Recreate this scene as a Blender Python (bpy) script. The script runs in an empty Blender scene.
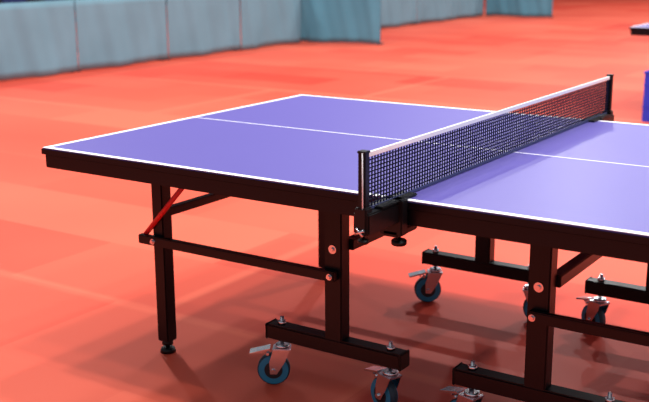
import bpy, bmesh, math, random
from mathutils import Vector, Matrix
random.seed(4)
scene=bpy.context.scene
scene.view_settings.view_transform='Standard'
scene.view_settings.look='None'

# ---------------------------------------------------------------- materials
def s2l(c):
    return tuple(((v/255)/12.92 if v/255<=0.04045 else ((v/255+0.055)/1.055)**2.4) for v in c)+(1.0,)
def mat(name,rgb,rough=.5,metal=0.,var=.06,scale=20.,bump=0.,spec=.5):
    m=bpy.data.materials.new(name); m.use_nodes=True
    nt=m.node_tree; b=nt.nodes['Principled BSDF']
    tc=nt.nodes.new('ShaderNodeTexCoord'); nz=nt.nodes.new('ShaderNodeTexNoise')
    nz.inputs['Scale'].default_value=scale; nz.inputs['Detail'].default_value=4
    nt.links.new(tc.outputs['Object'],nz.inputs['Vector'])
    mx=nt.nodes.new('ShaderNodeMix'); mx.data_type='RGBA'
    c=s2l(rgb)
    mx.inputs[6].default_value=tuple(min(1,v*(1-var)) for v in c[:3])+(1,)
    mx.inputs[7].default_value=tuple(min(1,v*(1+var)) for v in c[:3])+(1,)
    nt.links.new(nz.outputs['Fac'],mx.inputs[0]); nt.links.new(mx.outputs[2],b.inputs['Base Color'])
    b.inputs['Roughness'].default_value=rough; b.inputs['Metallic'].default_value=metal
    b.inputs['Specular IOR Level'].default_value=spec
    if bump>0:
        bp=nt.nodes.new('ShaderNodeBump'); bp.inputs['Strength'].default_value=bump
        nt.links.new(nz.outputs['Fac'],bp.inputs['Height']); nt.links.new(bp.outputs['Normal'],b.inputs['Normal'])
    return m
M_black=mat('black_powder_coat',(5,7,14),.34,0,.15,60,.02,.26)
M_blackpl=mat('black_plastic',(8,9,13),.42,0,.06,20,0,.35)
M_top=mat('table_blue_paint',(92,82,160),.40,0,.03,3.0,0,.38)
M_white=mat('white_line_paint',(240,240,250),.5,0,.02)
M_chrome=mat('zinc_plated_steel',(220,222,230),.25,1.,.1,30)
M_teal=mat('caster_teal_rubber',(28,128,168),.5,0,.1,30)
M_tyre=mat('caster_dark_rubber',(22,58,76),.55,0,.1,30)
M_hub=mat('caster_hub_plastic',(18,24,32),.5,0,.1,30)
M_red=mat('red_lock_rod',(205,30,36),.4)
M_net=mat('net_navy_cord',(11,16,48),.75,0,.06,20,0,.2)
M_tape=mat('net_white_tape',(244,244,246),.7,0,.04,60,.05)
M_tape2=mat('net_bottom_band',(60,66,110),.7)
M_cloth=mat('barrier_fabric',(112,152,168),.85,0,.2,1.3,.08,.2)
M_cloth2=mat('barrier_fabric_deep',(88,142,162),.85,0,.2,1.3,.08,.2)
M_frame=mat('barrier_frame',(60,80,95),.5)
M_wall=mat('dark_hall_wall',(46,52,70),.8,0,.4,.5)
M_blue=mat('blue_crate_plastic',(28,60,196),.45)
M_chair=mat('navy_chair_plastic',(24,44,96),.5)

def floor_mat():
    m=bpy.data.materials.new('red_sports_floor'); m.use_nodes=True
    nt=m.node_tree; N=nt.nodes; L=nt.links; b=N['Principled BSDF']
    tc=N.new('ShaderNodeTexCoord')
    mp=N.new('ShaderNodeMapping')
    mp.inputs['Location'].default_value=(.33,.21,0)
    L.new(tc.outputs['Object'],mp.inputs['Vector'])
    def brick(w,h,off,sm=0.,mort=.5):
        br=N.new('ShaderNodeTexBrick'); br.offset=off
        br.inputs['Color1'].default_value=(0,0,0,1); br.inputs['Color2'].default_value=(1,1,1,1)
        br.inputs['Mortar'].default_value=(mort,mort,mort,1); br.inputs['Mortar Size'].default_value=sm
        br.inputs['Mortar Smooth'].default_value=.8
        br.inputs['Scale'].default_value=1; br.inputs['Brick Width'].default_value=w; br.inputs['Row Height'].default_value=h
        L.new(mp.outputs[0],br.inputs['Vector']); return br
    b1=brick(1.3,.62,.5); b2=brick(3.6,1.9,.3,.05,1.05)
    nz=N.new('ShaderNodeTexNoise'); nz.inputs['Scale'].default_value=.5; nz.inputs['Detail'].default_value=2
    L.new(tc.outputs['Object'],nz.inputs['Vector'])
    a=N.new('ShaderNodeMath'); a.operation='MULTIPLY_ADD'; L.new(b1.outputs['Color'],a.inputs[0]); a.inputs[1].default_value=.8; L.new(b2.outputs['Color'],a.inputs[2])
    a2=N.new('ShaderNodeMath'); a2.operation='MULTIPLY_ADD'; L.new(nz.outputs['Fac'],a2.inputs[0]); a2.inputs[1].default_value=1.2; L.new(a.outputs[0],a2.inputs[2])
    r=N.new('ShaderNodeMapRange'); r.inputs[1].default_value=.4; r.inputs[2].default_value=2.3
    L.new(a2.outputs[0],r.inputs[0])
    cr=N.new('ShaderNodeValToRGB')
    e=cr.color_ramp.elements
    e[0].position=0; e[0].color=s2l((204,48,32)); e[1].position=1; e[1].color=s2l((238,106,80))
    L.new(r.outputs[0],cr.inputs[0]); L.new(cr.outputs[0],b.inputs['Base Color'])
    b.inputs['Roughness'].default_value=.55; b.inputs['Specular IOR Level'].default_value=.2
    n2=N.new('ShaderNodeTexNoise'); n2.inputs['Scale'].default_value=220
    L.new(tc.outputs['Object'],n2.inputs['Vector'])
    bp=N.new('ShaderNodeBump'); bp.inputs['Strength'].default_value=.05; L.new(n2.outputs['Fac'],bp.inputs['Height'])
    L.new(bp.outputs['Normal'],b.inputs['Normal'])
    return m
M_floor=floor_mat()

# ---------------------------------------------------------------- helpers
def empty(name,loc=(0,0,0)):
    e=bpy.data.objects.new(name,None); e.location=loc; e.empty_display_size=.1
    scene.collection.objects.link(e); return e
def finish(name,bm,m,parent=None,smooth=False):
    me=bpy.data.meshes.new(name); bm.normal_update(); bm.to_mesh(me); bm.free()
    if isinstance(m,(list,tuple)):
        for k in m: me.materials.append(k)
    else: me.materials.append(m)
    if smooth:
        for p in me.polygons: p.use_smooth=True
    o=bpy.data.objects.new(name,me); scene.collection.objects.link(o)
    if parent: o.parent=parent
    return o
def merge(bm,t):
    me=bpy.data.meshes.new('t'); t.to_mesh(me); t.free(); bm.from_mesh(me); bpy.data.meshes.remove(me)
def add_box(bm,lo,hi,bev=0.,mi=0):
    lo=Vector(lo);hi=Vector(hi)
    t=bmesh.new(); bmesh.ops.create_cube(t,size=1)
    s=hi-lo;c=(hi+lo)/2
    for v in t.verts: v.co=Vector((v.co.x*s.x+c.x,v.co.y*s.y+c.y,v.co.z*s.z+c.z))
    if bev>0: bmesh.ops.bevel(t,geom=t.edges[:],offset=bev,segments=2,affect='EDGES')
    for f in t.faces: f.material_index=mi
    merge(bm,t)
def box(name,parent,m,lo,hi,bev=.002):
    bm=bmesh.new(); add_box(bm,lo,hi,bev); return finish(name,bm,m,parent)
def add_cyl(bm,p0,p1,r,seg=20,r2=None,mi=0,bev=0):
    p0=Vector(p0);p1=Vector(p1);d=p1-p0
    t=bmesh.new(); bmesh.ops.create_cone(t,cap_ends=True,segments=seg,radius1=r,radius2=r if r2 is None else r2,depth=d.length)
    if bev>0:
        ed=[e for e in t.edges if abs(e.verts[0].co.z-e.verts[1].co.z)<1e-6]
        bmesh.ops.bevel(t,geom=ed,offset=bev,segments=2,affect='EDGES')
    q=Vector((0,0,1)).rotation_difference(d.normalized()).to_matrix().to_4x4()
    t.transform(Matrix.Translation((p0+p1)/2)@q)
    for f in t.faces: f.material_index=mi; f.smooth=len(f.verts)==4
    merge(bm,t)
def cyl(name,parent,m,p0,p1,r,seg=20,bev=0):
    bm=bmesh.new(); add_cyl(bm,p0,p1,r,seg,bev=bev); return finish(name,bm,m,parent)
def add_prism(bm,pr,y0,y1,mi=0):
    t=bmesh.new(); vs=[[t.verts.new((px,yy,pz)) for px,pz in pr] for yy in (y0,y1)]
    t.faces.new(vs[0]); t.faces.new(vs[1][::-1]); n=len(pr)
    for i in range(n): t.faces.new((vs[0][i],vs[1][i],vs[1][(i+1)%n],vs[0][(i+1)%n]))
    for f in t.faces: f.material_index=mi
    bmesh.ops.recalc_face_normals(t,faces=t.faces[:]); merge(bm,t)

def caster(name,parent,x,y,ang,brake=True):
    bm=bmesh.new(); R=.054; tr=.03
    add_cyl(bm,(tr,-.014,R),(tr,.014,R),R,40,mi=0,bev=.004)
    for s in (-1,1):
        add_cyl(bm,(tr,s*.0135,R),(tr,s*.0165,R),R*.92,36,mi=1,bev=.001)
        add_cyl(bm,(tr,s*.016,R),(tr,s*.0185,R),R*.56,28,mi=3,bev=.001)
        add_cyl(bm,(tr,s*.018,R),(tr,s*.031,R),.007,12,mi=2)
        pr=[(tr-.011,R-.012),(tr+.011,R-.012),(tr+.013,R+.03),(.03,.128),(-.026,.128),(-.008,R+.03)]
        add_prism(bm,pr,s*.022,s*.025,2)
    add_box(bm,(-.028,-.026,.123),(.032,.026,.13),.002,2)
    add_cyl(bm,(0,0,.13),(0,0,.142),.024,24,mi=2,bev=.002)
    add_cyl(bm,(0,0,.14),(0,0,.236),.0065,12,mi=2)
    add_cyl(bm,(0,0,.152),(0,0,.16),.013,6,mi=2)
    add_cyl(bm,(0,0,.21),(0,0,.222),.014,6,mi=2)
    if brake:
        t=bmesh.new(); bmesh.ops.create_cube(t,size=1)
        t.transform(Matrix.Translation((tr+.044,0,.120))@Matrix.Rotation(math.radians(14),4,'Y')@Matrix.Diagonal((.07,.042,.006,1)))
        for f in t.faces: f.material_index=2
        merge(bm,t)
        add_box(bm,(tr+.03,-.02,.112),(tr+.036,.02,.126),.001,2)
        add_cyl(bm,(tr+.018,-.024,.112),(tr+.018,.024,.112),.005,10,mi=2)
    bm.transform(Matrix.Translation((x,y,0))@Matrix.Rotation(ang,4,'Z'))
    return finish(name,bm,[M_tyre,M_teal,M_chrome,M_hub],parent)

H=.76; HW=.7625; HL=1.37
EL=(-1.085,1.085)
def table(loc):
    T=empty('table_tennis_table',loc)
    for s,nm in ((-1,'left'),(1,'right')):
        xa,xb=(-HL,-.002) if s<0 else (.002,HL)
        box('playing_surface_'+nm,T,[M_top],(xa,-HW,H-.02),(xb,HW,H),.0015)
        bm=bmesh.new()
        for (lo,hi) in (((xa-.001,-HW-.003,H-.022),(xb,-HW-.0002,H-.004)),((xa-.001,HW+.0002,H-.022),(xb,HW+.003,H-.004))):
            add_box(bm,lo,hi,.001)
        ex=xa if s<0 else xb
        add_box(bm,(ex-.003 if s<0 else ex+.0002,-HW-.003,H-.022),(ex-.0002 if s<0 else ex+.003,HW+.003,H-.004),.001)
        a0,a1=xa+.006,xb-.006
        z0,z1=H-.068,H-.0215
        add_box(bm,(a0,-HW+.004,z0),(a1,-HW+.034,z1),.003)
        add_box(bm,(a0,HW-.034,z0),(a1,HW-.004,z1),.003)
        add_box(bm,(a0,-HW+.034,z0),(a0+.03,HW-.034,z1),.003)
        add_box(bm,(a1-.03,-HW+.034,z0),(a1,HW-.034,z1),.003)
        for fx in (.33,.67):
            xx=a0+(a1-a0)*fx; add_box(bm,(xx-.015,-HW+.034,z0+.008),(xx+.015,HW-.034,z1),.002)
        finish('apron_frame_'+nm,bm,M_black,T)
        bm=bmesh.new(); zt=H-.0005; zb=H+.0006
        add_box(bm,(xa,-HW,zt),(xb,-HW+.02,zb)); add_box(bm,(xa,HW-.02,zt),(xb,HW,zb))
        if s<0: add_box(bm,(xa,-HW+.02,zt),(xa+.02,HW-.02,zb))
        else: add_box(bm,(xb-.02,-HW+.02,zt),(xb,HW-.02,zb))
        add_box(bm,(xa+.02 if s<0 else xa,-.0035,zt),(xb if s<0 else xb-.02,.0035,zb))
        finish('boundary_lines_'+nm,bm,M_white,T)
        ex=EL[0] if s<0 else EL[1]
        mxs={}
        for sy,yn in ((-1,'near'),(1,'far')):
            dx=.045 if sy>0 else 0.
            mx=(-.36 if s<0 else .31)+dx; mxs[sy]=mx
            y=.5*sy; ye=y if sy<0 else .53
            box(f'end_leg_{nm}_{yn}',T,M_black,(ex-.025,ye-.025,.045),(ex+.025,ye+.025,H-.06),.004)
            bm=bmesh.new()
            add_cyl(bm,(ex,ye,.012),(ex,ye,.05),.008,12); add_cyl(bm,(ex,ye,.0),(ex,ye,.018),.029,24,r2=.024,bev=.002)
            add_cyl(bm,(ex,ye,.03),(ex,ye,.045),.02,20)
            finish(f'levelling_foot_{nm}_{yn}',bm,M_blackpl,T)
            box(f'wheel_leg_{nm}_{yn}',T,M_black,(mx-.032,y-.025,.2),(mx+.032,y+.025,H-.03),.004)
            b0,b1=(-.62,-.118) if s<0 else (.062,.57)
            b0+=dx;b1+=dx
            box(f'foot_bar_{nm}_{yn}',T,M_black,(b0,y-.028,.16),(b1,y+.028,.21),.005)
            bm=bmesh.new()
            for q in (b0,b1): add_box(bm,(q-.004,y-.03,.158),(q+.004,y+.03,.212),.003)
            finish(f'foot_bar_caps_{nm}_{yn}',bm,M_blackpl,T)
            yo=y+sy*.04
            lo,hi=sorted((ex+s*.07,mx-s*.02))
            box(f'link_beam_{nm}_{yn}',T,M_black,(lo,yo-.012,.408),(hi,yo+.012,.44),.003)
            bm=bmesh.new()
            for bx,bz in ((mx,.505),(mx-s*.005,.424),(ex,.424)):
                yy=yo+sy*.012 if bz<.45 else y+sy*.025
                add_cyl(bm,(bx,yy,bz),(bx,yy+sy*.003,bz),.014 if bz>.45 else .010,20)
                add_cyl(bm,(bx,yy+sy*.003,bz),(bx,yy+sy*.009,bz),.007,6)
            finish(f'bolts_{nm}_{yn}',bm,M_chrome,T)
            cyl(f'lock_rod_{nm}_{yn}',T,M_red,(ex+s*.075,y+sy*.03,.415),(ex-s*.19,y+sy*.03,.695),.009,14)
            st=(-.575,-.165) if s<0 else (.11,.516)
            for i,sx in enumerate(st):
                ang={(-1,-1,0):212,(-1,-1,1):158,(1,-1,0):165,(1,-1,1):200,
                     (-1,1,0):215,(-1,1,1):20,(1,1,0):150,(1,1,1):210}[(s,sy,i)]
                caster(f'caster_{nm}_{yn}_{i+1}',T,sx+dx,y,math.radians(ang),brake=(i==0 or sy<0))
        box(f'end_crossbar_{nm}',T,M_black,(ex-.015,-.475,.50),(ex+.015,.505,.53),.003)
        mc=mxs[1]-.02
        box(f'wheel_leg_crossbar_{nm}',T,M_black,(mc-.018,-.475,.495),(mc+.018,.475,.53),.003)
    bm=bmesh.new()
    for y in (-.55,.55): add_box(bm,(-.34,y-.012,.655),(.30,y+.012,.69),.003)
    finish('hinge_rails',bm,M_black,T)
    return T
T1=table((0,0,0))

def net(loc):
    Nn=empty('table_tennis_net',loc)
    yp=.935; top=H+.1525
    bm=bmesh.new(); y0,y1=-.925,.925; zb=H+.008; zt=top-.012
    th=.0013
    n=124
    for i in range(n+1):
        y=y0+(y1-y0)*i/n; add_box(bm,(-th,y-.002,zb),(th,y+.002,zt))
    m=13
    for j in range(m+1):
        z=zb+(zt-zb)*j/m; add_box(bm,(-th,y0,z-.0015),(th,y1,z+.0015))
    finish('net_mesh',bm,M_net,Nn)
    bm=bmesh.new(); add_box(bm,(-.003,y0,top-.014),(.003,y1,top),.0015); finish('top_tape',bm,M_tape,Nn)
    bm=bmesh.new(); add_box(bm,(-.002,y0,H+.002),(.002,y1,H+.010),.0008); finish('bottom_tape',bm,M_tape2,Nn)
    for s,nm in ((-1,'near'),(1,'far')):
        bm=bmesh.new()
        a,b=sorted((s*(yp-.011),s*(yp+.011)))
        add_box(bm,(-.011,a,H-.045),(.011,b,top+.004),.003)
        add_box(bm,(-.013,a-.002,top),(.013,b+.002,top+.006),.002)
        add_box(bm,(-.017,a-.006,H-.055),(.017,b+.006,H+.015),.003)
        a,b=sorted((s*(yp+.012),s*.765)); add_box(bm,(-.024,a,H-.055),(.024,b,H+.001),.004)
        a,b=sorted((s*(yp-.05),s*.70)); add_box(bm,(-.026,a,H+.001),(.026,b,H+.008),.002)
        a,b=sorted((s*.80,s*.766)); add_box(bm,(-.034,a,H-.09),(.034,b,H+.008),.003)
        a,b=sorted((s*.80,s*.69)); add_box(bm,(-.022,a,H-.095),(.022,b,H-.077),.003)
        finish('clamp_'+nm,bm,M_blackpl,Nn)
        bm=bmesh.new()
        add_cyl(bm,(0,s*.752,H-.125),(0,s*.752,H-.071),.005,12)
        add_cyl(bm,(0,s*.752,H-.128),(0,s*.752,H-.112),.021,24,bev=.003)
        finish('clamp_knob_'+nm,bm,M_blackpl,Nn)
        bm=bmesh.new()
        add_cyl(bm,(0,s*yp,H-.07),(0,s*yp,H-.045),.004,12)
        add_cyl(bm,(0,s*yp,H-.08),(0,s*yp,H-.068),.014,20,bev=.002)
        finish('tension_screw_'+nm,bm,[M_blackpl],Nn)
        bm=bmesh.new()
        add_cyl(bm,(-.012,s*(yp+.02),H-.052),(.014,s*(yp+.02),H-.040),.0035,12)
        add_cyl(bm,(-.010,s*(yp+.02),H-.036),(.010,s*(yp+.02),H-.056),.0028,12)
        finish('wing_screw_'+nm,bm,M_chrome,Nn)
        cyl('tension_cord_'+nm,Nn,M_tape,(.006,s*(yp+.013),H-.04),(.004,s*(yp+.013),top+.002),.0016,8)
    return Nn
net((0,0,0))
T2=table((-.01,6.43,0))

# ---------------------------------------------------------------- barriers
def barrier(x0,y0,x1,y1,m,seed):
    B=empty('court_barrier',(x0,y0,0))
    d=Vector((x1-x0,y1-y0,0)); L=d.length; B.rotation_euler=(0,0,math.atan2(d.y,d.x))
    h=.86; rnd=random.Random(seed); ph=rnd.random()*6
    bm=bmesh.new(); nx,nz=60,10; g=[]
    for i in range(nx+1):
        col=[]
        for j in range(nz+1):
            u=i/nx; v=j/nz
            edge=min(1,min(u,1-u)*12)
            w=edge*(.03*math.sin(u*8+ph)*(1-v*.6)+.014*math.sin(u*19+ph*2+v*2)+.005*math.sin(u*41+v*5+ph))
            col.append(bm.verts.new((L*u,-.03+w,.02+(h-.02)*v+.006*math.sin(u*7+ph)*(1-v))))
        g.append(col)
    for i in range(nx):
        for j in range(nz): bm.faces.new((g[i][j],g[i+1][j],g[i+1][j+1],g[i][j+1]))
    bmesh.ops.recalc_face_normals(bm,faces=bm.faces[:])
    o=finish('fabric_panel',bm,m,B,True)
    so=o.modifiers.new('s','SOLIDIFY'); so.thickness=.004
    bm=bmesh.new()
    for yy in (.03,):
        add_cyl(bm,(.03,yy,0.01),(.03,yy,h-.01),.010,12); add_cyl(bm,(L-.03,yy,0.01),(L-.03,yy,h-.01),.010,12)
        add_cyl(bm,(.03,yy,h-.015),(L-.03,yy,h-.015),.010,12); add_cyl(bm,(.03,yy,.06),(L-.03,yy,.06),.008,12)
    for q in (.05,L-.05): add_box(bm,(q-.012,.0,0),(q+.012,.2,.016),.003)
    finish('frame',bm,M_frame,B)
X=-7.97
ys=[1.1,2.6,4.0,5.52,7.12,8.68,10.22]
for i in range(len(ys)-1): barrier(X,ys[i]+.004,X-.01,ys[i+1]-.004,M_cloth,i)
barrier(-8.16,10.33,-6.66,10.5,M_cloth2,11)
ys=[11.6,13.15,14.7,16.25,17.75]
for i in range(len(ys)-1): barrier(-8.35,ys[i]+.004,-8.35,ys[i+1]-.004,M_cloth,20+i)
barrier(-8.3,17.86,-6.78,17.9,M_cloth2,31)

def chair(x,y,a):
    C=empty('spectator_chair',(x,y,0)); C.rotation_euler=(0,0,a)
    bm=bmesh.new(); add_box(bm,(-.22,-.21,.43),(.22,.22,.46),.012)
    add_box(bm,(-.21,-.25,.55),(.21,-.22,.90),.012); finish('seat_and_back',bm,M_chair,C)
    bm=bmesh.new()
    for sx in (-.19,.19):
        add_cyl(bm,(sx,.18,0),(sx,.16,.435),.011,10); add_cyl(bm,(sx,-.22,0),(sx,-.2,.44),.011,10); add_cyl(bm,(sx,-.2,.44),(sx,-.235,.6),.011,10)
    finish('legs',bm,M_frame,C)
for k in range(5): chair(-10.2,5.2+k*.75,-math.pi/2)

C=empty('storage_crate',(-.95,5.60,0))
bm=bmesh.new(); w,dp,hh,t=.21,.16,.40,.012
add_box(bm,(-w,-dp,0),(w,-dp+t,hh),.003);add_box(bm,(-w,dp-t,0),(w,dp,hh),.003)
add_box(bm,(-w,-dp+t,0),(-w+t,dp-t,hh),.003);add_box(bm,(w-t,-dp+t,0),(w,dp-t,hh),.003);add_box(bm,(-w+t,-dp+t,0),(w-t,dp-t,t),.0)
finish('crate_body',bm,M_blue,C)
bm=bmesh.new(); add_box(bm,(-w-.01,-dp-.01,hh),(w+.01,dp+.01,hh+.018),.004)
for zz in (.12,.3): add_box(bm,(-w-.004,-dp-.005,zz),(w+.004,-dp-.0002,zz+.012),.001)
finish('crate_rim_lid',bm,M_blue,C)

# ---------------------------------------------------------------- room shell
bm=bmesh.new(); add_box(bm,(-18,-14,-.1),(14,36,0)); finish('floor',bm,M_floor)
bm=bmesh.new(); add_box(bm,(-18.2,-14,0),(-18,36,8)); finish('wall_left',bm,M_wall)
bm=bmesh.new(); add_box(bm,(-18.2,36,0),(14,36.2,8)); finish('wall_back',bm,M_wall)

# ---------------------------------------------------------------- lights
w=bpy.data.worlds.new('hall_ambient'); scene.world=w; w.use_nodes=True
bg=w.node_tree.nodes['Background']; bg.inputs[0].default_value=(.86,.92,1,1); bg.inputs[1].default_value=.36
def area(name,loc,sx,sy,e,col=(1,.985,.96)):
    l=bpy.data.lights.new(name,'AREA'); l.shape='RECTANGLE'; l.size=sx; l.size_y=sy; l.energy=e; l.color=col
    o=bpy.data.objects.new(name,l); o.location=loc; scene.collection.objects.link(o); return o
for i,(x,y,e) in enumerate([(2.2,2.2,165),(1.0,1.8,165),(-1.2,1.9,150),(.4,-.6,130),(-2.2,-.2,130),(-5.5,2.5,225),(4.8,-1.5,180),(-4,8,270),(1,8,270),(-5,15,310),(2,15,310),(-5,23,310),(2,23,310),(-11,6,240)]):
    area(f'ceiling_light_{i+1}',(x,y,6.8),.35,.2,e)

# ---------------------------------------------------------------- camera
yaw,pit,roll,f=2.1573,.241,-.0052,1014.2
fwd=Vector((math.cos(yaw)*math.cos(pit),math.sin(yaw)*math.cos(pit),-math.sin(pit)))
right=Vector((math.sin(yaw),-math.cos(yaw),0)); up=right.cross(fwd)
r=right*math.cos(roll)+up*math.sin(roll); u=-right*math.sin(roll)+up*math.cos(roll)
cam=bpy.data.cameras.new('camera'); co=bpy.data.objects.new('camera',cam); scene.collection.objects.link(co)
mw=Matrix(((r.x,u.x,-fwd.x,1.2774),(r.y,u.y,-fwd.y,-3.033),(r.z,u.z,-fwd.z,1.3946),(0,0,0,1)))
co.matrix_world=mw
cam.sensor_width=36; cam.lens=f/649*36; cam.clip_end=200
cam.dof.use_dof=True; cam.dof.focus_distance=2.95; cam.dof.aperture_fstop=4.0
scene.camera=co
